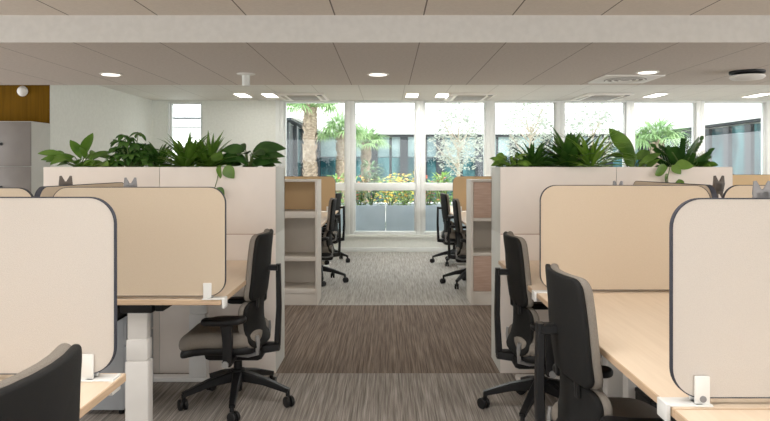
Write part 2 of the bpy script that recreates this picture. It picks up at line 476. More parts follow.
# far benches
make_desk(2.12, 'pale wood desk behind the left open bookcase', (-0.70, 9.0, 0), PI)
make_desk(1.38, 'pale wood desk beside the windows on the left', (-0.70, 10.40, 0), PI)
make_desk(2.12, 'pale wood desk behind the right bookcase', (0.84, 6.88, 0), 0)
make_desk(1.38, 'pale wood desk beside the windows on the right', (0.84, 9.02, 0), 0)
make_desk(1.6, 'pale wood desk by the windows at the far right', (4.6, 8.75, 0), 0)

# ------------------------------------------------------------------ desk screens
def make_screen(name, label, w, z0, z1, fab, loc, rz=0.0, clamps=(), T=0.015, R=0.075, hook=None, group=None):
    """local x runs from the aisle end (0) to w, fabric faces +-y"""
    t = thing(name, label, 'desk screen', loc, rz, group)
    h = z1-z0
    ol = rrect(w, h, R, 10, w/2, z0+h/2-loc[2])
    n = len(ol)
    G().add([(x, -T/2, z) for x, z in ol]+[(x, T/2, z) for x, z in ol],
            [tuple(range(n)), tuple(range(2*n-1, n-1, -1))]+[(k, (k+1) % n, n+(k+1) % n, n+k) for k in range(n)]).build('fabric_panel', fab, t)
    # dark piping: ring around the edge
    o1 = rrect(w+0.004, h+0.004, R+0.002, 10, w/2, z0+h/2-loc[2]); i1 = rrect(w-0.002, h-0.002, R-0.001, 10, w/2, z0+h/2-loc[2])
    y = T/2+0.001
    vs = [(x, -y, z) for x, z in o1]+[(x, -y, z) for x, z in i1]+[(x, y, z) for x, z in i1]+[(x, y, z) for x, z in o1]
    fs = []
    for r in range(4):
        for k in range(n):
            a, b = r*n, ((r+1) % 4)*n
            fs.append((a+k, a+(k+1) % n, b+(k+1) % n, b+k))
    G().add(vs, fs).build('edge_piping', 'trim', t)
    zb = 0.7405-loc[2]
    for c in clamps:
        g = G()
        for s in (-1, 1):
            g.box((c-0.019, s*(T/2+0.003), zb), (c+0.019, s*(T/2+0.013), zb+0.075), 0.003)
        g.box((c-0.022, -0.032, zb), (c+0.022, 0.032, zb+0.005), 0.002)
        if hook is not None and c == clamps[0]:
            g.box((-hook-0.014, -0.03, zb), (c, 0.03, zb+0.005), 0.002)
            g.box((-hook-0.014, -0.03, zb-0.04), (-hook-0.002, 0.03, zb+0.007), 0.003)
        cl = g.build('clamp', 'white', t)
        Rm = Matrix.Rotation(PI/2, 3, 'X')
        G().lathe([(0.0085, 0.0), (0.0085, 0.003), (0.005, 0.0035)], (c, -(T/2+0.0125), zb+0.017), 14, Rm).build('screw', 'arm_grey', cl)
    return t
Z0, Z1 = 0.757, 1.262
make_screen('desk_screen', 'cream desk screen on the right, nearest the camera', 0.83, Z0, Z1+0.006, 'cream_fabric', (0.732, 1.705, 0), 0, (0.072, 0.74), hook=0.012)
make_screen('desk_screen', 'tan desk screen on the right with a chair in front of its left edge', 0.825, Z0-0.004, Z1-0.002, 'tan_fabric', (0.742, 3.215, 0), 0, (0.07, 0.72), hook=0.022)
make_screen('desk_screen', 'cream desk screen at the left edge, nearest the camera', 0.83, Z0, Z1, 'cream_fabric', (-0.785, 1.90, 0), PI, (0.075, 0.74), hook=-0.010)
make_screen('desk_screen', 'tan desk screen in the middle of the left side, facing the left chair', 0.80, Z0-0.002, Z1-0.006, 'tan_fabric', (-0.752, 3.055, 0), PI, (0.08, 0.71), hook=-0.012)
make_screen('desk_screen', 'tan screen seen end-on between the left back-to-back desks', 1.0, Z0, Z1-0.004, 'tan_fabric', (-1.5885, 2.98, 0), PI/2, (0.2, 0.85), T=0.024)
make_screen('desk_screen', 'tan screen seen end-on between the right back-to-back desks', 1.05, Z0, Z1-0.002, 'tan_fabric', (1.5885, 3.21, 0), PI/2, (0.15, 0.9), T=0.024)
make_screen('desk_screen', 'tan desk screen peeking above the near right cream screen', 0.80, Z0, Z1-0.002, 'tan_fabric', (1.64, 3.23, 0), 0, (0.15, 0.65))
make_screen('desk_screen', 'tan desk screen corner peeking at the left edge above the near cream screen', 0.80, Z0, Z1-0.01, 'tan_fabric', (-1.645, 3.07, 0), PI, (0.15, 0.65))
make_screen('desk_screen', 'ochre desk screen behind the left open bookcase', 0.80, Z0, 1.222, 'gold_fabric', (-0.715, 8.96, 0), PI, (0.1, 0.7))
make_screen('desk_screen', 'ochre desk screen behind the right bookcase', 0.80, Z0, 1.222, 'gold_fabric', (0.882, 8.96, 0), 0, (0.1, 0.7))
make_screen('desk_screen', 'ochre desk screen below the windows at the far right', 1.4, Z0, 1.245, 'gold_fabric', (4.45+0.05, 9.0, 0), 0, (0.3, 0.85))

# ------------------------------------------------------------------ office chair (faces local +x)
def make_chair(label):
    t = thing('office_chair', label, 'office chair', (0, 0, 0), 0)
    def seatmap(a, b, c):       # a: across, b: front(+)/rear
        u = 0.070+b
        z = 0.405+c - 0.050*max(0, (b-0.06)/0.18)**2 + 0.10*max(0, -b-0.12)**1.3 + 0.12*a*a
        return (u, a, z)
    G().pad(0.48, 0.45, 0.12, 0.085, 0.036, seatmap).build('seat', 'grey_fabric', t)
    def shellmap(a, b, c):
        x, y, z = seatmap(a, b, 0); return (x, y, z-0.058+c)
    G().pad(0.43, 0.44, 0.10, 0.05, 0.02, shellmap).box((-0.16, -0.11, 0.265), (0.17, 0.11, 0.34), 0.03).build('seat_shell', 'black', t)
    # upper back
    def bk(a, b, c):
        z = 0.80+b
        u = -0.165 + 0.78*a*a + 0.28*max(0, 0.93-z)**2 - 0.10*max(0, z-0.86)
        return (u+c, a*(1-0.10*max(0, b)/0.185), z)
    G().pad(0.445, 0.365, 0.045, 0.034, 0.015, lambda a, b, c: bk(a, b, c+0.014)).build('backrest', 'grey_fabric', t)
    sh = G().pad(0.442, 0.362, 0.044, 0.022, 0.009, lambda a, b, c: bk(a, b, c-0.010)).build('back_shell', 'black_mesh', t)
    # lower lumbar back
    def lb(a, b, c):
        z = 0.485+b
        u = -0.155 + 0.95*a*a + 0.035*math.cos((z-0.53)*6.5) - 0.20*max(0, 0.47-z)
        return (u+c, a, z)
    G().pad(0.44, 0.255, 0.055, 0.036, 0.015, lambda a, b, c: lb(a, b, c+0.014)).build('lumbar_rest', 'grey_fabric', t)
    G().pad(0.437, 0.252, 0.054, 0.022, 0.009, lambda a, b, c: lb(a, b, c-0.010)).build('lumbar_shell', 'black_mesh', t)
    # rear post with stub and lower link
    g = G()
    g.beam([(-0.232, 0, 0.795), (-0.236, 0, 0.55), (-0.226, 0, 0.325)], [(0.042, 0.026), (0.046, 0.028), (0.05, 0.034)], side=(0, 1, 0))
    g.beam([(-0.232, 0, 0.775), (-0.170, 0, 0.775)], (0.06, 0.03), side=(0, 1, 0))
    g.beam([(-0.238, 0, 0.325), (-0.13, 0, 0.315), (-0.02, 0, 0.31)], [(0.06, 0.045), (0.10, 0.05), (0.12, 0.05)], side=(0, 1, 0))
    for q in (-1, 1):
        g.beam([(-0.135, q*0.12, 0.57), (-0.14, q*0.12, 0.66)], (0.03, 0.014), side=(0, 1, 0))
    g.build('back_post', 'black', t)
    for s in (-1, 1):
        g = G()
        g.tube([(-0.01, s*0.135, 0.315), (-0.09, s*0.155, 0.315), (-0.145, s*0.17, 0.33), (-0.15, s*0.175, 0.39), (-0.145, s*0.178, 0.43)], 0.0115, 8)
        g.build('tilt_link', 'silver', t)
    for s in (-1, 1):
        g = G()
        g.beam([(-0.005, s*0.275, 0.29), (-0.01, s*0.28, 0.42), (-0.005, s*0.283, 0.51)], [(0.04, 0.03), (0.052, 0.034), (0.06, 0.036)], side=(1, 0, 0))
        g.beam([(-0.005, s*0.285, 0.305), (-0.0, s*0.09, 0.305)], (0.05, 0.03), side=(1, 0, 0))
        ar = g.build('armrest', 'black', t)
        G().pad(0.24, 0.095, 0.045, 0.034, 0.014, lambda a, b, c: (0.01+a, s*0.283+b*(1-0.6*max(0, a)), 0.53+c+0.012*max(0, -a)/0.12)).build('arm_pad', 'black', ar)
        Rm = Matrix.Rotation(PI/2, 3, 'X')
        G().lathe([(0.018, -0.006), (0.018, 0.006)], (0.0, s*0.296, 0.305), 16, Rm).build('pivot_knob', 'silver', ar)
    # base
    G().lathe([(0.024, 0.28), (0.024, 0.2), (0.042, 0.195), (0.047, 0.16), (0.042, 0.125), (0.026, 0.12), (0.026, 0.075), (0.02, 0.07)], (0, 0, 0), 20).build('gas_column', 'black', t)
    for k in range(5):
        a = math.radians(90+7+72*k); c, s = math.cos(a), math.sin(a)
        lg = G().beam([(c*0.03, s*0.03, 0.16), (c*0.16, s*0.16, 0.135), (c*0.305, s*0.305, 0.088)], [(0.055, 0.06), (0.042, 0.042), (0.032, 0.026)]).build('leg', 'black', t)
        cg = G()
        cx, cy = c*0.30, s*0.30
        ca = a + (0.9, -0.7, 0.4, 1.9, -1.4)[k]
        dx, dy = math.cos(ca), math.sin(ca)
        Rw = Matrix.Rotation(ca, 3, 'Z') @ Matrix.Rotation(PI/2, 3, 'X')
        off = Vector((dx*0.012, dy*0.012, 0.031))
        for q in (-1, 1):
            cc = Vector((cx, cy, 0)) + off + Vector((-dy, dx, 0))*0.014*q
            cg.lathe([(0.018, -0.010), (0.028, -0.009), (0.031, -0.005), (0.031, 0.005), (0.028, 0.009), (0.018, 0.010)], cc, 18, Rw)
        cg.tube([(cx, cy, 0.092), (cx, cy, 0.05), (cx+dx*0.012, cy+dy*0.012, 0.031)], [0.012, 0.012, 0.010], 8)
        cg.build('caster', 'black', lg)
    return t
ch = make_chair('black and grey swivel chair on the left seen from the side')
ch.location = (-0.86, 3.78, 0); ch.rotation_euler = (0, 0, PI)
CG = None
dup(ch, (0.775, 2.36, 0), math.radians(1), 'black swivel chair on the right nearest the camera, seen from behind')
dup(ch, (0.835, 3.62, 0), math.radians(-1), 'black swivel chair on the right in front of the planter cabinet')
dup(ch, (-0.815, 1.215, 0), PI+math.radians(-1), 'black chair back at the bottom left corner of the view')
dup(ch, (-0.80, 7.75, 0), PI+math.radians(4), 'swivel chair just beyond the left open bookcase')
dup(ch, (-0.86, 9.42, 0), PI+math.radians(-6), 'swivel chair on the left closest to the windows')
dup(ch, (0.93, 7.55, 0), math.radians(-5), 'swivel chair just beyond the right bookcase')
dup(ch, (0.93, 9.25, 0), math.radians(4), 'swivel chair on the right closest to the windows')

# ------------------------------------------------------------------ monitor arms
def make_arm(label, mat, loc, rz, head=1.30, tilt=0.0):
    t = thing('monitor_arm', label, 'monitor arm', loc, rz)
    zb = 0.74
    G().box((-0.05, -0.04, 0.0), (0.05, 0.04, 0.012), 0.004).tube([(0, 0, 0.0), (0, 0, 0.34)], 0.017, 12).lathe([(0.026, 0.30), (0.026, 0.36)], (0, 0, 0), 14).build('pole', mat, t)
    hz = head-zb-0.075
    G().beam([(0, 0, 0.335), (0.06, 0.03, 0.37), (0.105, 0.0, hz)], [(0.036, 0.03), (0.032, 0.028), (0.028, 0.026)]).build('arm', mat, t)
    g = G()
    # V-shaped mounting head: two prongs rising from a hub
    g.lathe([(0.024, -0.02), (0.024, 0.02)], (0.115, 0, hz), 14, Matrix.Rotation(PI/2, 3, 'Y'))
    for s in (-1, 1):
        g.beam([(0.13, 0, hz-0.012), (0.13, s*0.018, hz+0.03), (0.13, s*0.026, hz+0.072)], [(0.012, 0.052), (0.012, 0.036), (0.010, 0.010)], side=(1, 0, 0))
        g.beam([(0.13, 0, hz+0.005), (0.13, s*0.028, hz-0.05)], [(0.012, 0.03), (0.01, 0.012)], side=(1, 0, 0))
    g.box((0.124, -0.026, hz-0.03), (0.136, 0.026, hz+0.042), 0.005)
    g.build('mounting_head', mat, t)
    return t
arms = [(-1.47, 3.72, 'arm_grey', 'pale grey monitor arm head right of the left end-on screen', 1.295, -PI/2+0.5),
        (-1.78, 3.72, 'arm_dark', 'dark monitor arm head behind the left end-on screen', 1.305, -PI/2+0.2),
        (1.44, 3.90, 'arm_grey', 'grey monitor arm low behind the tan right screen', 1.272, PI+0.6),
        (1.80, 3.77, 'arm_dark', 'dark monitor arm head behind the right end-on screen', 1.305, -PI/2+0.2),
        (1.425, 2.62, 'arm_grey', 'grey monitor arm head above the near cream screen at the right edge', 1.30, -PI/2-0.1)]
for x, y, m, lab, hd, rz in arms:
    make_arm(lab, m, (x, y, 0.7402), rz, hd)

# ------------------------------------------------------------------ under-desk pieces
def make_pedestal(label, loc, rz):
    t = thing('drawer_pedestal', label, 'drawer unit', loc, rz)
    G().box((0.012, 0, 0.03), (0.30, 0.42, 0.55), 0.006).build('carcass', 'ped', t)
    for k in range(3):
        z = 0.04+0.17*k
        d = G().box((0.0, 0.004, z), (0.016, 0.416, z+0.163), 0.003).build('drawer', 'ped', t)
        G().box((-0.008, 0.15, z+0.135), (0.001, 0.27, z+0.147), 0.003).build('handle', 'silver', d)
    for x in (0.04, 0.26):
        for y in (0.04, 0.38):
            G().lathe([(0.014, 0), (0.016, 0.012), (0.012, 0.031)], (x, y, 0), 12).build('foot', 'black', t)
make_pedestal('pale grey drawer unit under the right desk behind the chair', (1.33, 3.55, 0), 0)
make_pedestal('pale grey drawer unit under the left desk behind its white leg', (-1.42, 4.00, 0), PI)
t = thing('waste_bin', 'black box-shaped bin under the right desk', 'bin', (1.24, 2.98, 0))
g = G()
g.box((-0.11, -0.14, 0), (0.11, 0.14, 0.02), 0.004)
for a, b in (((-0.11, -0.14, 0), (-0.10, 0.14, 0.34)), ((0.10, -0.14, 0), (0.11, 0.14, 0.34)), ((-0.11, -0.14, 0), (0.11, -0.13, 0.34)), ((-0.11, 0.13, 0), (0.11, 0.14, 0.34))):
    g.box(a, b, 0.004)
g.build('body', 'black', t)
G().box((-0.113, -0.143, 0.325), (0.113, -0.128, 0.345), 0.004).box((-0.113, 0.128, 0.325), (0.113, 0.143, 0.345), 0.004).box((-0.113, -0.143, 0.325), (-0.098, 0.143, 0.345), 0.004).box((0.098, -0.143, 0.325), (0.113, 0.143, 0.345), 0.004).build('rim', 'black', t)
G().box((-0.09, -0.145, 0.285), (-0.05, -0.1405, 0.30), 0.001).build('label_tag', 'white', t)

# ------------------------------------------------------------------ planter cabinets
CY0, CY1 = 4.322, 4.69
def planter(x0, x1, label):
    w = x1-x0; d = CY1-CY0
    t = thing('planter_cabinet', label, 'cabinet', (x0, CY0, 0))
    def body(g, z0, z1):
        g.box((0, 0, z0), (w, d, z1), 0.003)
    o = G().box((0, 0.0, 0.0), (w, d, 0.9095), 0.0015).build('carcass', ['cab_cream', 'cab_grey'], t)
    for p in o.data.polygons: p.material_index = 1 if abs(p.normal.x) > 0.5 else 0  # ends get the greyer tone, shade put into the colour
    g = G(); k = 0.02
    g.box((0.001, 0.001, 0.9096), (w-0.001, d-0.001, 0.94))
    g.box((0, 0, 0.9096), (w, k, 1.35), 0.002); g.box((0, d-k, 0.9096), (w, d, 1.35), 0.002)
    g.box((0, 0.0005, 0.9096), (k, d-0.0005, 1.3495), 0.002); g.box((w-k, 0.0005, 0.9096), (w, d-0.0005, 1.3495), 0.002)
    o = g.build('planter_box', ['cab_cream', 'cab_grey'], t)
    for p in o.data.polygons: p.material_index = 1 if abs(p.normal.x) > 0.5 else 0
    G().box((0.002, -0.0008, 0.9075), (w-0.002, 0.002, 0.9125)).build('joint_strip', 'door_wood', t)
    # gently uneven soil
    vs, fs = [], []
    nx, ny = 14, 7
    for i in range(nx+1):
        for j in range(ny+1):
            vs.append((k+(w-2*k)*i/nx, k+(d-2*k)*j/ny, 1.318+random.uniform(-0.008, 0.008)))
    for i in range(nx):
        for j in range(ny):
            a = i*(ny+1)+j; fs.append((a, a+ny+1, a+ny+2, a+1))
    G().add(vs, fs).build('soil', 'soil', t)
    # doors on the corridor side
    for a, b in ((0.004, w/2-0.002), (w/2+0.002, w-0.004)):
        dr = G().box((a, d, 0.02), (b, d+0.018, 0.90), 0.002).build('door', 'cab_cream', t)
        hx = b-0.05 if a < 0.1 else a+0.05
        G().box((hx-0.006, d+0.017, 0.5), (hx+0.006, d+0.035, 0.62), 0.003).build('handle', 'silver', dr)
planter(-1.495, -0.735, 'cream planter cabinet on the left by the aisle, its plants leafy and trailing')
planter(-2.257, -1.497, 'cream planter cabinet at far left under the broad-leaved plants')
planter(0.735, 1.495, 'cream planter cabinet on the right by the aisle, spiky plants on top')
planter(1.497, 2.257, 'cream planter cabinet on the right holding the large-leaved plants')

# ------------------------------------------------------------------ plants on the cabinets
def plant(name, label, loc, parts):
    t = thing(name, label, 'plant', loc)
    for nm, g, m in parts:
        if name != 'trailing_vine' and nm == 'foliage':   # leaves reaching past the box lie over its rim
            out = []
            for x, y, z in g.v:
                X, Y, Z = x+loc[0], y+loc[1], z+loc[2]
                if (Y < 4.348 or Y > 4.664 or abs(X) < 0.76 or abs(X) > 2.24) and Z < 1.356: Z = 1.356
                out.append((x, y, Z-loc[2]))
            g.v = out
        g.build(nm, m, t, 60)
    return t
ZS = 1.316
def rnd(a, b): return random.uniform(a, b)
def sph(az, el):
    return (math.cos(az)*math.cos(el), math.sin(az)*math.cos(el), math.sin(el))
def px_x(px, Y): return (px-388)*Y/660
def stalked(n, hmin, hmax, spread, L, W, droop=0.9, fold=0.2, el0=0.9, az_list=None, shape=0.42, stem_r=0.0035):
    """leaves on thin stalks rising from the soil"""
    lg, sg = G(), G()
    for k in range(n):
        az = (2*PI*k/n + rnd(-0.4, 0.4)) if az_list is None else az_list[k]
        h = rnd(hmin, hmax); s = rnd(0.4, 1)*spread
        tip = Vector((math.cos(az)*s, math.sin(az)*s*0.7, h))
        mid = Vector((tip.x*0.35, tip.y*0.35, h*0.6))
        sg.tube([(rnd(-.02, .02), rnd(-.02, .02), -0.01), mid, tip], [stem_r*1.3, stem_r, stem_r*0.7], 5)
        el = rnd(0.0, el0)
        lg.leaf(tip, sph(az, el), L*rnd(0.75, 1.15), W*rnd(0.8, 1.1), droop*rnd(0.6, 1.2), fold, 7, shape, 0, tw(az))
    return lg, sg
def tw(az):
    # leaves turn their blade partly outward, as real ones do
    return (1 if math.cos(az) > 0 else -1)*rnd(0.3, 1.0)*random.choice((1, 1, -1))
def spiky(n, L, W, e0, e1, droop, fold=0.5, r=0.02, shape=0.3):
    lg = G()
    for k in range(n):
        az = 2*PI*k*0.381966 + rnd(-0.2, 0.2); el = e0+(e1-e0)*(k/n)
        lg.leaf((math.cos(az)*r, math.sin(az)*r, -0.005+0.07*(k/n)), sph(az, el), L*rnd(0.75, 1.1), W*rnd(0.8, 1.1), droop*rnd(0.5, 1.3), fold, 7, shape, 0, rnd(-0.5, 0.5))
    return lg
YP = 4.50
# left 1: peace lily, broad upright leaves
lg, sg = stalked(24, 0.02, 0.13, 0.13, 0.16, 0.07, 0.9, 0.2, 1.0)
lg.leaf((0.03, -0.02, 0.10), (0.25, -0.2, 1.0), 0.19, 0.10, 0.4, 0.2, 8, 0.5, 0, 0.3)
lg.leaf((0.0, 0.0, 0.09), (-0.3, -0.2, 1.0), 0.15, 0.075, 0.5, 0.2, 8, 0.5, 0, 0.9)
lg.leaf((-0.06, -0.05, 0.08), (-1, -0.2, 0.3), 0.17, 0.06, 0.7, 0.2, 8, 0.5, 0, 0.8)
plant('peace_lily', 'broad-leaved green plant at the left end of the left planters', (px_x(81, YP), YP, ZS), [('foliage', lg, 'leaf_a'), ('stem', sg, 'stem')])
lg, sg = stalked(26, 0.01, 0.05, 0.11, 0.11, 0.07, 1.2, 0.2, 0.7)
plant('trailing_plant', 'low bright leafy plant just right of the leftmost plant', (px_x(102, 4.46), 4.46, ZS), [('foliage', lg, 'leaf_c'), ('stem', sg, 'stem')])
# left 2: schefflera, umbrella whorls
lg, sg = G(), G()
for k in range(30):
    az = 2*PI*k*0.381966; s_ = 0.02+0.125*math.sqrt((k+0.5)/30); h = 0.275*math.sqrt(max(0.05, 1-(s_/0.17)**2))*rnd(0.35, 1.05)
    tip = Vector((math.cos(az)*s_, math.sin(az)*s_*0.8, h))
    sg.tube([(0.3*tip.x, 0.3*tip.y, -0.01), (tip.x*0.6, tip.y*0.6, h*0.6), tip], [0.005, 0.004, 0.002], 5)
    for q in range(7):
        a = 2*PI*q/7+k
        lg.leaf(tip, sph(a, rnd(-0.5, 0.3)), rnd(0.06, 0.085), 0.036, 0.8, 0.15, 5, 0.5, 0, rnd(-0.5, 0.5))
plant('umbrella_plant', 'bushy umbrella plant with whorled leaves on the left planters', (px_x(133, YP), YP, ZS), [('foliage', lg, 'leaf_b'), ('stem', sg, 'stem')])
lg = spiky(54, 0.22, 0.022, 0.35, 1.35, 1.0, 0.4)
plant('spider_plant', 'thin arching grassy plant between the umbrella and spiky plants', (px_x(158, 4.56), 4.56, ZS), [('foliage', lg, 'leaf_b')])
# left 3: dracaena rosette pair
lg = spiky(78, 0.25, 0.034, 0.3, 1.45, 0.7, 0.4)
plant('dracaena', 'spiky green dracaena left of centre on the left planters', (px_x(186, 4.48), 4.48, ZS), [('foliage', lg, 'leaf_a')])
lg = spiky(70, 0.23, 0.032, 0.3, 1.45, 0.7, 0.4)
plant('dracaena', 'smaller spiky dracaena behind the trailing vine on the left planters', (px_x(210, 4.54), 4.54, ZS), [('foliage', lg, 'leaf_a')])
# left 4: broad dark philodendron leaning over the aisle
lg, sg = stalked(18, 0.04, 0.11, 0.09, 0.14, 0.085, 0.9, 0.15, 0.5)
for az, L, W, h, tws in ((0.05, 0.23, 0.11, 0.15, 0.9), (-0.25, 0.22, 0.10, 0.10, 0.8), (0.4, 0.21, 0.10, 0.14, 1.0), (3.3, 0.17, 0.10, 0.14, -0.9), (-0.9, 0.15, 0.10, 0.12, 0.5), (2.6, 0.15, 0.10, 0.15, -0.8), (-0.05, 0.20, 0.07, 0.06, 0.7), (-1.8, 0.14, 0.10, 0.12, 0.2), (-0.5, 0.15, 0.10, 0.06, 0.9), (3.6, 0.13, 0.09, 0.08, -0.8)):
    lg.leaf((math.cos(az)*0.03, math.sin(az)*0.03, h), sph(az, 0.3), L, W, 0.7, 0.15, 8, 0.36, 0, tws)
    sg.tube([(0, 0, -0.01), (math.cos(az)*0.03, math.sin(az)*0.03, h)], 0.004, 5)
plant('philodendron', 'dark broad-leaved plant at the aisle end of the left planters', (px_x(249, YP), YP, ZS), [('foliage', lg, 'leaf_d'), ('stem', sg, 'stem')])
def vine(label, x, pts, leaves, m):
    sg, lg = G(), G()
    sg.tube(pts, 0.003, 5)
    for p, d, L, W, tws in leaves: lg.leaf(p, d, L, W, 0.35, 0.12, 8, 0.38, 0, tws)
    return plant('trailing_vine', label, (x, 4.36, ZS), [('foliage', lg, m), ('stem', sg, 'stem')])
vine('vine with heart-shaped leaves hanging over the left planter front', px_x(217, 4.3),
     [(0.06, 0.02, 0.0), (0.05, -0.02, 0.05), (0.015, -0.052, 0.04), (0.0, -0.056, -0.05), (-0.02, -0.056, -0.12)],
     [((0.05, -0.05, 0.04), (0.5, -0.2, -0.7), 0.10, 0.085, 1.3), ((0.02, -0.052, 0.045), (-0.1, -0.2, -0.9), 0.09, 0.08, 1.4), ((-0.02, -0.06, -0.11), (-0.25, -0.2, -1), 0.075, 0.065, 1.4), ((0.0, -0.06, -0.10), (0.6, -0.25, -0.7), 0.075, 0.06, 1.2), ((0.03, -0.03, 0.09), (-0.5, -0.5, 0.2), 0.10, 0.08, 0.9)], 'leaf_a')
# right 1: low trailing leaves at the aisle end
lg, sg = stalked(34, 0.03, 0.10, 0.09, 0.08, 0.05, 1.0, 0.2, 0.9)
for az in (2.9, 3.3, 3.8, 4.4): lg.leaf((math.cos(az)*0.06, math.sin(az)*0.05, 0.035), sph(az, 0.2), 0.09, 0.05, 1.1, 0.2, 6, 0.45, 0, 0.8)
plant('trailing_plant', 'low leafy plant at the aisle end of the right planters', (px_x(510, 4.46), 4.46, ZS), [('foliage', lg, 'leaf_c'), ('stem', sg, 'stem')])
lg = spiky(64, 0.185, 0.034, 0.1, 1.4, 0.7, 0.4)
plant('dracaena', 'small dark spiky dracaena on the right planters', (px_x(533, YP), YP, ZS), [('foliage', lg, 'leaf_b')])
lg = spiky(84, 0.27, 0.054, 0.05, 1.4, 0.6, 0.35)
plant('dracaena', 'largest spiky dark green dracaena on the right planters', (px_x(569, 4.52), 4.52, ZS), [('foliage', lg, 'leaf_b')])
lg = spiky(64, 0.31, 0.022, 0.45, 1.45, 1.2, 0.4)
plant('spider_plant', 'bright narrow-leaved grassy plant in front of the largest dracaena', (px_x(590, 4.41), 4.41, ZS), [('foliage', lg, 'leaf_c')])
# right 3: bird of paradise
lg, sg = G(), G()
for (px, py, az, el, L, W, h, tws, dr) in ((0.03, -0.05, 3.0, 0.9, 0.27, 0.105, 0.09, 1.15, 0.15), (0.02, -0.03, 3.0, 1.35, 0.17, 0.085, 0.02, 1.2, 0.2), (0.05, 0.02, 0.2, 0.6, 0.16, 0.07, 0.08, 0.9, 0.5), (0.03, 0.0, 2.6, 1.3, 0.17, 0.08, 0.07, 1.0, 0.4), (-0.02, 0.03, 3.3, 0.4, 0.16, 0.06, 0.10, 0.6, 0.9), (0.06, -0.03, -0.2, 0.7, 0.18, 0.06, 0.04, 0.9, 0.5), (0.07, 0.02, 0.1, 0.2, 0.13, 0.06, 0.06, 0.8, 0.6), (0.0, 0.0, 2.0, 1.2, 0.15, 0.08, 0.02, 1.0, 0.4), (0.09, 0.0, 1.0, 0.5, 0.11, 0.06, 0.03, 0.8, 0.5), (0.10, -0.03, -0.6, 0.9, 0.13, 0.06, 0.0, 0.8, 0.4), (0.04, -0.05, -1.2, 0.9, 0.12, 0.07, 0.0, 0.4, 0.5)):
    lg.leaf((px, py, h), sph(az, el), L, W, dr, 0.25, 9, 0.5, 0, tws)
    sg.tube([(0.03, 0, -0.01), (px*0.7+0.01, py*0.7, h*0.5), (px, py, h)], 0.005, 6)
plant('bird_of_paradise', 'upright plant with one tall paddle leaf on the right planters', (px_x(628, YP), YP, ZS), [('foliage', lg, 'leaf_a'), ('stem', sg, 'stem')])
# right 4: zz plant with upright feathered stems
lg, sg = G(), G()
for az, el, L in ((2.7, 1.0, 0.22), (0.4, 1.15, 0.25), (3.0, 0.75, 0.18), (0.1, 0.75, 0.17), (1.4, 1.2, 0.18), (-1.6, 1.0, 0.15), (-0.4, 0.95, 0.19), (1.0, 1.35, 0.22), (3.6, 1.1, 0.18), (-0.2, 0.5, 0.15), (3.3, 0.45, 0.15)):
    pts = []
    d = Vector(sph(az, el)); p = Vector((0, 0, -0.01))
    sd = d.cross(Vector((0, 0, 1))).normalized(); sv = d.cross(Vector((0, 1, 0))).normalized()
    sq = (sv*0.85+sd*0.45).normalized()
    for q in range(10):
        pts.append(p.copy())
        if q > 1:
            for sg_ in (-1, 1):
                lg.leaf(p, (sq*sg_*0.75+d*0.8), 0.07*(1.1-0.045*q), 0.042, 0.2, 0.1, 5, 0.5, 0, sg_*0.9)
        p = p + d*(L/9); d = (Matrix.Rotation(-0.04, 3, sd) @ d)
    lg.leaf(p, d, 0.05, 0.03, 0.1, 0.1, 5, 0.5, 0, 1.2)
    sg.tube(pts, 0.005, 5)
plant('zamioculcas', 'dark glossy plant with paired leaflets at the right of the planters', (px_x(683, YP), YP, ZS), [('foliage', lg, 'leaf_d'), ('stem', sg, 'stem')])
lg, sg = stalked(20, 0.01, 0.05, 0.07, 0.07, 0.05, 1.1, 0.2, 0.6)
plant('trailing_plant', 'low leafy plant at the right end of the right planters', (px_x(700, 4.47), 4.47, ZS), [('foliage', lg, 'leaf_a'), ('stem', sg, 'stem')])
vine('vine with rounded leaves hanging over the right planter front', px_x(668, 4.3),
     [(0.07, 0.02, 0.0), (0.06, -0.03, 0.04), (0.02, -0.052, 0.05), (0.0, -0.056, -0.03), (0.0, -0.056, -0.08)],
     [((0.05, -0.05, 0.05), (0.8, -0.3, 0.0), 0.115, 0.08, 1.0), ((0.0, -0.055, 0.03), (-0.9, -0.2, -0.3), 0.12, 0.085, 1.2), ((-0.01, -0.06, -0.03), (-0.1, -0.2, -1), 0.08, 0.075, 1.4), ((0.0, -0.06, -0.01), (-0.5, -0.25, -0.7), 0.07, 0.055, 1.2), ((0.07, -0.06, -0.045), (0.2, -0.2, -1), 0.06, 0.055, 1.4), ((0.03, -0.05, 0.045), (0.4, -0.4, -0.5), 0.08, 0.06, 1.0)], 'leaf_a')

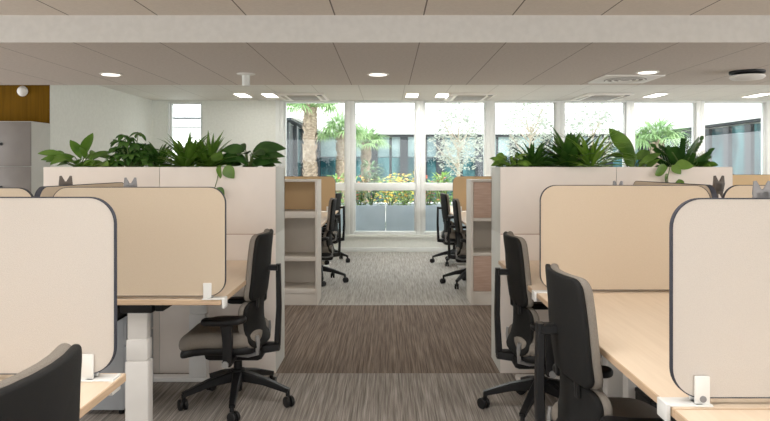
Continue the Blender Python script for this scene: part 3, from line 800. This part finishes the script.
# ------------------------------------------------------------------ bookcases across the corridor
def bookcase(x0, x1, label, kind):
    w = x1-x0; d = 0.38; H = 1.205
    t = thing('bookcase', label, 'bookcase', (x0, 6.45, 0)); k = 0.022
    g = G()
    g.box((0, 0, 0), (k, d, H), 0.002); g.box((w-k, 0, 0), (w, d, H), 0.002)
    g.box((0, 0, H), (w, d, H+0.02), 0.003)
    g.build('frame', 'shelf_frame', t)
    G().box((k, 0.02, 0), (w-k, d-0.02, 0.11), 0.002).build('plinth', 'shelf_frame', t)
    zs = [0.11, 0.43, 0.85] if kind == 'open' else [0.11, 0.48, 0.82]
    th = [0.05, 0.04, 0.065] if kind == 'open' else [0.02, 0.03, 0.03]
    for z, h in zip(zs, th):
        G().box((k, 0.004, z), (w-k, d-0.02, z+h), 0.002).build('shelf', 'shelf_frame', t)
    G().box((k, d-0.02, 0), (w-k, d-0.004, 0.85), 0).build('back_panel', 'shelf_beige', t)
    G().box((k, d-0.02, 0.85), (w-k, d-0.004, H), 0).build('back_panel', 'gold_fabric' if kind == 'open' else 'shelf_beige', t)
    if kind != 'open':
        for a, b in ((0.133, 0.478), (0.853, 1.20)):
            dr = G().box((k+0.003, 0.004, a), (w-k-0.003, 0.022, b), 0.002).build('door', 'door_wood', t)
            G().box((w-k-0.06, -0.006, (a+b)/2-0.05), (w-k-0.05, 0.005, (a+b)/2+0.05), 0.002).build('handle', 'silver', dr)
bookcase(-1.50, -0.69, 'beige open bookcase on the left across the corridor', 'open')
bookcase(0.811, 1.60, 'grey bookcase on the right with pinkish wood doors', 'doors')

# ------------------------------------------------------------------ lockers on the left
def lockers(x0, label):
    w = 0.42; d = 0.40; H = 1.83
    t = thing('locker', label, 'locker', (x0, 6.91, 0))
    o = G().box((0, 0.018, 0), (w, d, H), 0.003).build('carcass', ['locker_side', 'locker'], t)
    zz = [0.06, 0.50, 0.92, 1.355, H-0.004]
    for a, b in zip(zz[:-1], zz[1:]):
        dr = G().box((0.002, 0, a+0.003), (w-0.002, 0.018, b-0.003), 0.003).build('door', 'locker', t)
        G().box((0.09, -0.012, (a+b)/2-0.015), (0.125, 0.001, (a+b)/2+0.015), 0.005).build('handle', 'black', dr)
lockers(-4.16, 'grey locker column at the left edge, its pale side showing')
lockers(-4.585, 'grey locker column left of the one with its side showing')

# ------------------------------------------------------------------ ceiling and wall fittings
def downlight(x, y, label):
    t = thing('downlight', label, 'ceiling light', (x, y, ZM))
    G().lathe([(0.082, 0.0), (0.10, -0.001), (0.104, -0.006), (0.098, -0.010), (0.082, -0.008)], (0, 0, 0), 28).build('trim_ring', 'off_white', t)
    G().lathe([(0.08, -0.0115), (0.08, -0.0085)], (0, 0, 0), 28).build('diffuser', 'lamp_soft', t)
downlight(-2.59, 6.17, 'round downlight at the left of the dropped ceiling')
downlight(-0.094, 6.17, 'round downlight in the middle of the dropped ceiling')
downlight(2.37, 6.03, 'round downlight behind the square vent in the dropped ceiling')
t = thing('ceiling_sensor', 'small cylindrical sensor hanging under the dropped ceiling', 'sensor', (px_x(246, 6.15), 6.15, ZM))
G().lathe([(0.02, 0), (0.085, -0.002), (0.085, -0.008), (0.04, -0.014)], (0, 0, 0), 24).build('rose', 'off_white', t)
G().lathe([(0.036, -0.012), (0.036, -0.105), (0.032, -0.115)], (0, 0, 0), 20).build('body', 'cab_grey', t)
# square vent
t = thing('ceiling_vent', 'white square ceiling vent with concentric rings', 'vent', (px_x(625, 6.49), 6.49, ZM))
s = 0.28
G().box((-s, -s, -0.014), (s, s, 0.0), 0.004).build('frame', 'off_white', t)
G().lathe([(0.20, -0.013), (0.20, -0.0155)], (0, 0, 0), 40).build('recess', 'vent_dark', t)
for r in (0.185, 0.125, 0.065):
    n = 40; prof = [(r-0.022, -0.0145), (r, -0.022), (r+0.004, -0.018), (r-0.015, -0.0145)]
    vs = []; fs = []
    for (rr, z) in prof:
        for k in range(n): vs.append((rr*math.cos(2*PI*k/n), rr*math.sin(2*PI*k/n), z))
    for q in range(4):
        for k in range(n):
            a, b = q*n, ((q+1) % 4)*n
            fs.append((a+k, a+(k+1) % n, b+(k+1) % n, b+k))
    G().add(vs, fs).build('ring', 'off_white', t)
# ceiling speaker / camera dome
t = thing('ceiling_device', 'round white ceiling device with a black mount at the right', 'ceiling device', (px_x(747, 6.0), 6.0, ZM))
G().lathe([(0.15, 0), (0.15, -0.02), (0.09, -0.035)], (0, 0, 0), 32).build('mount', 'black', t)
G().lathe([(0.085, -0.030), (0.145, -0.040), (0.15, -0.055), (0.13, -0.072), (0.06, -0.082)], (0, 0, 0), 32).build('dome', 'off_white', t)
# cassette air conditioners in the far ceiling
def cassette(x, label):
    t = thing('air_conditioner', label, 'air conditioner', (x, 9.85, ZC))
    s, q = 0.34, 0.42
    G().box((-s, -q, -0.03), (s, q, -0.001), 0.008).build('panel', 'off_white', t)
    G().box((-s*0.62, -q*0.62, -0.034), (s*0.62, q*0.62, -0.029), 0.003).build('intake_grille', 'vent_dark', t)
    for a, b in (((-s*0.6, -q*0.9, -0.036), (s*0.6, -q*0.74, -0.029)), ((-s*0.6, q*0.74, -0.036), (s*0.6, q*0.9, -0.029)), ((-s*0.9, -q*0.6, -0.036), (-s*0.75, q*0.6, -0.029)), ((s*0.75, -q*0.6, -0.036), (s*0.9, q*0.6, -0.029))):
        G().box(a, b, 0.003).build('flap', 'shelf_beige', t)
    G().box((s*0.68, -q*0.88, -0.034), (s*0.88, -q*0.72, -0.029), 0.002).build('receiver', 'trim', t)
cassette(px_x(304, 9.85), 'ceiling air conditioner above the leftmost tall window')
cassette(px_x(469, 9.85), 'ceiling air conditioner above the middle windows')
cassette(px_x(601, 9.85), 'ceiling air conditioner above the right windows')
def panel_light(px, label, y=9.7):
    t = thing('panel_light', label, 'ceiling light', (px_x(px, y), y, ZC))
    G().box((-0.10, -0.25, -0.012), (0.10, 0.25, 0), 0.003).build('frame', 'off_white', t)
    G().box((-0.085, -0.235, -0.0135), (0.085, 0.235, -0.0115)).build('diffuser', 'lamp_on', t)
panel_light(243, 'small lit ceiling panel nearest the left wall')
panel_light(270, 'small lit ceiling panel left of the leftmost air conditioner')
panel_light(412, 'left one of the lit panel pair left of the middle air conditioner')
panel_light(442, 'lit ceiling panel touching the left of the middle air conditioner')
panel_light(655, 'small lit ceiling panel right of the right air conditioner')
panel_light(757, 'small lit ceiling panel at the far right')
# wall dome on the brown wall
t = thing('wall_detector', 'white round detector on the brown wall above the lockers', 'detector', (px_x(22, 7.3), 7.32, 2.19))
Rm = Matrix.Rotation(PI/2, 3, 'X')
G().lathe([(0.055, 0.0), (0.058, 0.012), (0.05, 0.016)], (0, 0, 0), 24, Rm).build('base', 'off_white', t)
G().lathe([(0.052, 0.014), (0.05, 0.03), (0.038, 0.048), (0.018, 0.058)], (0, 0, 0), 24, Rm).build('dome', 'off_white', t)

# ------------------------------------------------------------------ courtyard
o = struct(G().box((-20, YW+0.2, -0.25), (30, 60, -0.02)).build('ground', 'paving'))
# white planter bank outside: separate boxes
def out_planter(x0, x1, label):
    t = thing('garden_planter', label, 'planter', (x0, 11.15, -0.02)); w = x1-x0; d = 0.7; H = 0.72; k = 0.03
    g = G()
    g.box((0, 0, 0), (w, d, 0.04), 0.004); g.box((0, 0, 0), (w, k, H), 0.006); g.box((0, d-k, 0), (w, d, H), 0.006)
    g.box((0, 0.002, 0), (k, d-0.002, H-0.001), 0.006); g.box((w-k, 0.002, 0), (w, d-0.002, H-0.001), 0.006)
    g.build('box', 'out_planter', t)
    G().box((k, k, 0.5), (w-k, d-k, 0.66)).build('soil', 'soil', t)
bx = [(-4.0, -1.95), (-1.94, -0.045), (-0.035, 1.95), (1.96, 3.95), (3.96, 5.95), (5.96, 7.95)]
nm = ['blue-grey planter outside the narrow left window', 'blue-grey planter outside, left of the aisle centre joint', 'blue-grey planter outside, right of the aisle centre joint', 'blue-grey planter outside behind the right cabinets', 'blue-grey planter outside the windows further right', 'blue-grey planter outside the rightmost windows']
for (a, b), l in zip(bx, nm): out_planter(a, b, l)
def bush(name, label, loc, w, h, n, L, W, m, flower=None, nf=0, droop=0.6):
    t = thing(name, label, 'plant', loc)
    lg, sg, fg = G(), G(), G()
    for k in range(7):
        a = 2*PI*k/7; sg.tube([(0, 0, -0.02), (math.cos(a)*w*0.2, math.sin(a)*w*0.15, h*0.4), (math.cos(a)*w*0.35, math.sin(a)*w*0.25, h*0.8)], [0.012, 0.008, 0.004], 5)
    for k in range(n):
        az = rnd(0, 2*PI); zz = rnd(0.05, 1.0); r = w/2*math.sqrt(rnd(0.05, 1))*math.sqrt(max(0.08, 1-(zz*0.9)**2))
        lg.leaf((math.cos(az)*r, math.sin(az)*r*0.7, zz*h), sph(az+rnd(-0.8, 0.8), rnd(-0.1, 1.1)), L*rnd(0.6, 1.2), W*rnd(0.7, 1.2), droop, 0.2, 3, 0.45)
    lg.build('foliage', m, t, 60); sg.build('stem', 'stem', t)
    for k in range(nf):
        az = rnd(0, 2*PI); r = w/2*rnd(0.2, 1.0); zz = rnd(0.35, 1.05)*h; p = (math.cos(az)*r, math.sin(az)*r*0.7, zz)
        for q in range(6): fg.leaf(p, sph(2*PI*q/6, rnd(0.1, 0.7)), 0.055, 0.04, 0.3, 0.1, 3, 0.5)
    if nf: fg.build('flower', flower, t, 60)
PZ = 0.64; PYY = 11.5
def ox(px, Y=PYY): return (px-388)*Y/660
specs = [(296, 0.45, 0.50, 200, 0.13, 0.04, 'leaf_out', None, 0, 'leafy green shrub outside the leftmost tall window'),
         (318, 0.5, 0.48, 200, 0.12, 0.04, 'leaf_out2', None, 0, 'dark green shrub outside near the palm trunk'),
         (337, 0.45, 0.55, 200, 0.13, 0.04, 'leaf_out', None, 0, 'light green shrub left of the window post'),
         (359, 0.30, 0.36, 110, 0.09, 0.04, 'leaf_out', 'flower_o', 16, 'coral flowering shrub outside just right of the window post'),
         (371, 0.40, 0.76, 230, 0.14, 0.045, 'leaf_out2', None, 0, 'tall dark green shrub outside the central window'),
         (390, 0.42, 0.42, 110, 0.12, 0.03, 'leaf_out', 'flower_y', 22, 'yellow flowering plant in the middle of the central window'),
         (405, 0.38, 0.44, 150, 0.11, 0.04, 'leaf_out', 'flower_y', 12, 'bright green plant with some yellow at the right of the central window'),
         (428, 0.34, 0.42, 130, 0.11, 0.04, 'leaf_out', 'flower_o', 10, 'light green flowering plant right of the central window post'),
         (443, 0.46, 0.58, 230, 0.13, 0.045, 'leaf_out', None, 0, 'leafy green shrub outside above the right far chairs'),
         (735, 0.5, 0.55, 150, 0.13, 0.045, 'leaf_out', None, 0, 'young green shrub outside the right hand windows'),
         (756, 0.4, 0.5, 90, 0.2, 0.014, 'leaf_out2', None, 0, 'thin twiggy shrub outside at the far right')]
for px, w, h, n, L, W, m, fl, nf, lab in specs:
    bush('garden_shrub', lab, (ox(px), PYY+rnd(-0.05, 0.05), PZ), w, h, n, L, W, m, fl, nf)
# yellow garden furniture glow band further back: low flower bed planters
for px, Y, w, h, lab, fl in ((383, 14.0, 1.1, 0.75, 'mass of yellow flowers behind the outside planter', 'flower_y'), (352, 15.0, 0.9, 0.75, 'coral flower clump further back in the courtyard', 'flower_o'), (402, 15.0, 0.9, 0.85, 'yellow flower clump on the right in the courtyard', 'flower_y'), (432, 14.5, 0.8, 0.8, 'coral and green flower clump near the pale tree', 'flower_o')):
    bush('flower_clump', lab, (ox(px, Y), Y, -0.02), w, h+0.35, 140, 0.16, 0.05, 'leaf_out', fl, 80)
# palms
def palm(label, px, Y, hz, tr, nfr, L):
    t = thing('palm_tree', label, 'palm tree', (ox(px, Y), Y, -0.02))
    g = G()
    n = 26; pts = [(0.02*math.sin(k*0.3), 0, hz*k/n) for k in range(n+1)]
    g.tube(pts, [tr*(1.0+0.13*(k % 2)+0.12*math.sin(k*0.9)*(k/n)) for k in range(n+1)], 14)
    for k in range(260):    # old leaf bases
        a = rnd(0, 2*PI); z = rnd(0.25, 0.99)*hz
        g.leaf((math.cos(a)*tr*0.95, math.sin(a)*tr*0.95, z), sph(a, 0.9), 0.16, 0.09, -0.3, 0.3, 2, 0.3)
    g.build('trunk', 'trunk', t, 50)
    fg = G()
    for k in range(nfr):     # fan fronds: a stalk carrying a drooping fan of narrow fingers
        az = 2*PI*k*0.381966; el = 1.25-1.15*(k/nfr)
        d = Vector(sph(az, el)); p0 = Vector((0, 0, hz)); p1 = p0 + d*L*0.5 - Vector((0, 0, 0.04*L))
        sd = d.cross(Vector((0, 0, 1))).normalized()
        fg.tube([p0, (p0+p1)/2+Vector((0, 0, 0.02)), p1], [0.02, 0.014, 0.01], 4)
        for q in range(15):
            an = math.radians(-105+15*q)
            fd = d*math.cos(an)+sd*math.sin(an)
            fg.leaf(p1, fd, L*0.55*(0.8+0.2*math.cos(an)), 0.045, 1.1, 0.2, 4, 0.25)
    fg.build('fronds', 'palm_leaf', t, 60)
palm('tall palm with a shaggy trunk outside the leftmost tall window', 310, 15.6, 2.78, 0.132, 30, 1.0)
palm('slimmer palm further back left of the first window post', 342, 19.0, 2.3, 0.14, 26, 1.0)
palm('small palm in the courtyard right of the first window post', 366, 21.6, 2.1, 0.13, 24, 0.95)
palm('palm crown seen above the right hand planter plants', 657, 18.0, 2.05, 0.16, 28, 1.0)
# pale airy trees
def airy(label, px, Y, h, w, n):
    t = thing('olive_tree', label, 'tree', (ox(px, Y), Y, -0.02))
    tg, lg = G(), G()
    tg.tube([(0, 0, 0), (0.03, 0, h*0.25), (0, 0.02, h*0.5), (0.02, 0, h*0.75)], [0.06, 0.05, 0.04, 0.015], 8)
    for k in range(16):
        a = rnd(0, 2*PI); z = h*rnd(0.35, 0.7); r = w*rnd(0.25, 0.5); 
        tg.tube([(0, 0, z), (math.cos(a)*r*0.5, math.sin(a)*r*0.5, z+h*0.1), (math.cos(a)*r, math.sin(a)*r, z+h*0.24)], [0.02, 0.012, 0.005], 5)
    for k in range(n):
        az = rnd(0, 2*PI); el = math.asin(rnd(-1, 1)); r = rnd(0.2, 1)**0.5
        c = Vector(sph(az, el))*r
        p = (c.x*w/2, c.y*w/2, h*0.68+c.z*h*0.33)
        lg.leaf(p, sph(rnd(0, 6.3), rnd(-0.5, 1)), 0.13, 0.045, 0.4, 0.1, 2, 0.5, 0, rnd(-1.5, 1.5))
    tg.build('trunk', 'bark', t); lg.build('foliage', 'olive_leaf', t, 60)
airy('pale airy tree centred in the window right of the aisle', 458, 17.0, 3.2, 1.5, 1100)
airy('pale airy tree above the small dracaena on the right', 530, 17.0, 3.3, 1.5, 1100)
airy('pale airy tree above the big dracaena on the right', 592, 16.5, 3.2, 1.5, 1100)

# low buildings round the courtyard: one facing the windows and a wing on either side
HB = 2.62
XLW, XRW, YBF, YS = -2.68, 9.9, 25.8, 13.2
def building(label, loc):
    t = thing('building', label, 'building', loc)
    def part(nm, a, b, m):
        return G().box([a[i]-loc[i] for i in range(3)], [b[i]-loc[i] for i in range(3)]).build(nm, m, t)
    return part
part = building('low white building with slate columns and glass facing the windows', (3.5, YBF, -0.02))
part('parapet', (XLW-6.3, YBF-0.35, HB), (XRW+6.3, YBF+6, HB+1.0), 'render_white')
part('fascia', (XLW-0.3, YBF-0.2, HB-0.10), (XRW+0.3, YBF+0.2, HB), 'steel_dark')
part('back_wall', (XLW-6, YBF+0.06, -0.02), (XRW+6, YBF+5.8, HB), 'steel_dark')
for i in range(9):
    x = XLW+1.39*i
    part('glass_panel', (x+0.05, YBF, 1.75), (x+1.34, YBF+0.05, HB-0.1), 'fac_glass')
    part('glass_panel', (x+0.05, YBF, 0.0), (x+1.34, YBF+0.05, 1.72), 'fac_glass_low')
for x in [(404-388)*YBF/660, (440-388)*YBF/660, (479-388)*YBF/660, -1.4, -0.55, 4.9, 6.2, 7.4, 8.6]:
    part('column', (x-0.15, YBF-0.12, -0.02), (x+0.15, YBF-0.001, HB-0.1), 'steel_dark')
for sgn, X, lab in ((-1, XLW, 'slate clad courtyard wing seen through the leftmost tall window'), (1, XRW, 'glass fronted courtyard wing seen through the rightmost windows')):
    part = building(lab, (X+sgn*3, 19.0, -0.02))
    def bx2(nm, xa, xb, y0, y1, z0, z1, m):
        a, b = X+sgn*xa, X+sgn*xb
        part(nm, (min(a, b), y0, z0), (max(a, b), y1, z1), m)
    y0, dy = (17.2, 1.5) if sgn < 0 else (13.17, 1.17)
    bx2('parapet', -0.35, 6, y0-0.3, YBF-0.4, HB, HB+1.0, 'render_white')
    bx2('fascia', -0.2, 0.2, y0-0.3, YBF-0.4, HB-0.06, HB, 'steel_dark')
    bx2('back_wall', 0.06, 5.8, y0-0.3, YBF-0.4, -0.02, HB, 'render_white')
    for zz in ((2.36, 2.38), (2.58, HB)):
        bx2('fascia', 0.4, 6, y0-0.33, y0-0.301, zz[0], zz[1], 'steel_dark')
    y = y0; alt = 0
    while y < YBF-0.8:
        ye = min(y+dy, YBF-0.4)
        bx2('glass_panel', 0.0, 0.05, y+0.3, ye, 0.0, HB-0.1, 'fac_glass_low' if sgn > 0 else ('fac_glass_low' if alt % 2 else 'steel_dark'))
        bx2('column', -0.1, 0.05, y-0.02, y+0.3, -0.02, HB-0.1, 'steel_dark')
        y += dy; alt += 1
# repeats share a group phrase
GROUPS = {'office_chair': 'black and grey swivel chairs at the desks', 'desk': 'pale wood desks with white telescopic legs', 'desk_screen': 'fabric desk screens with rounded corners',
 'monitor_arm': 'empty monitor arms behind the screens', 'planter_cabinet': 'cream planter cabinets along the corridor', 'downlight': 'round downlights in the dropped ceiling', 'drawer_pedestal': 'drawer units under the desks',
 'panel_light': 'small lit ceiling panels near the windows', 'air_conditioner': 'ceiling air conditioners near the windows', 'locker': 'grey lockers at the left', 'garden_planter': 'blue-grey planters outside the windows',
 'garden_shrub': 'shrubs in the outside planters', 'flower_clump': 'flower clumps in the courtyard', 'palm_tree': 'palms in the courtyard', 'olive_tree': 'pale airy trees in the courtyard', 'building': 'low buildings round the courtyard',
 'dracaena': 'spiky dracaenas on the planter cabinets', 'spider_plant': 'narrow-leaved grassy plants on the planter cabinets', 'trailing_plant': 'low leafy plants on the planter cabinets', 'trailing_vine': 'vines hanging over the planter fronts', 'bookcase': 'bookcases across the corridor'}
for o in list(sc.objects):
    if o.parent is None and 'label' in o and o.name.split('.')[0] in GROUPS: o['group'] = GROUPS[o.name.split('.')[0]]

# ------------------------------------------------------------------ light
w = bpy.data.worlds.new('sky'); sc.world = w; w.use_nodes = True
N, L = w.node_tree.nodes, w.node_tree.links
bg = N['Background']
tc = N.new('ShaderNodeTexCoord'); sp = N.new('ShaderNodeSeparateXYZ'); cr = N.new('ShaderNodeValToRGB')
L.new(tc.outputs['Generated'], sp.inputs[0]); L.new(sp.outputs['Z'], cr.inputs['Fac']); L.new(cr.outputs['Color'], bg.inputs['Color'])
cr.color_ramp.elements[0].color = (1, 1, 0.98, 1); cr.color_ramp.elements[1].color = (0.82, 0.91, 1.0, 1)
bg.inputs['Strength'].default_value = 4.6
def area(name, loc, rot, sx, sy, power, color=(1, 0.95, 0.88)):
    l = bpy.data.lights.new(name, 'AREA'); l.shape = 'RECTANGLE'; l.size = sx; l.size_y = sy; l.energy = power; l.color = color
    o = bpy.data.objects.new(name, l); COL.objects.link(o); o.location = loc; o.rotation_euler = rot
    return o
sun = bpy.data.lights.new('sun', 'SUN'); sun.energy = 4.5; sun.angle = 0.12; sun.color = (1, 0.96, 0.9)
so = bpy.data.objects.new('sun', sun); COL.objects.link(so); so.rotation_euler = (math.radians(42), 0, math.radians(68))
# daylight from the windows behind the photographer; end-wall and ceiling fill added, unseen
area('rear_window_light', (0, YN+0.1, 1.45), (PI/2, 0, 0), 10, 1.8, 190, (0.97, 0.98, 1.0))
area('end_fill_light', (XL+0.08, 4.6, 1.35), (PI/2, 0, -PI/2), 6, 1.6, 230, (0.98, 0.98, 1.0))  # added fill lamp; the end wall has no window here
area('end_fill_light', (XR-0.08, 4.6, 1.35), (PI/2, 0, PI/2), 6, 1.6, 230, (0.98, 0.98, 1.0))
for x in (-3.4, 0, 3.4):
    area('ceiling_fill_light', (x, 1.6, ZC-0.01), (0, 0, 0), 1.2, 1.2, 36, (1, 0.975, 0.94))  # unseen fill added to brighten the near desks
for px, pw in ((243, 2), (270, 2), (412, 16), (442, 16), (655, 16), (757, 16)):
    area('panel_lamp', (px_x(px, 9.7), 9.7, ZC-0.016), (0, 0, 0), 0.17, 0.46, pw, (1, 0.97, 0.92))
for x in (-2.59, -0.094, 2.43):
    l = bpy.data.lights.new('downlight_lamp', 'SPOT'); l.energy = 30; l.spot_size = 2.3; l.spot_blend = 0.8; l.color = (1, 0.94, 0.85); l.shadow_soft_size = 0.07
    o = bpy.data.objects.new('downlight_lamp', l); COL.objects.link(o); o.location = (x, 6.17, ZM-0.02)

sc.view_settings.view_transform = 'Standard'
sc.view_settings.look = 'None'
sc.view_settings.exposure = 0.0
sc.view_settings.gamma = 1.15
sc.cycles.use_denoising = True
sc.cycles.max_bounces = 10
sc.cycles.diffuse_bounces = 6
sc.cycles.transparent_max_bounces = 16
sc.cycles.sample_clamp_indirect = 8.0
sc.cycles.caustics_reflective = False
sc.cycles.caustics_refractive = False
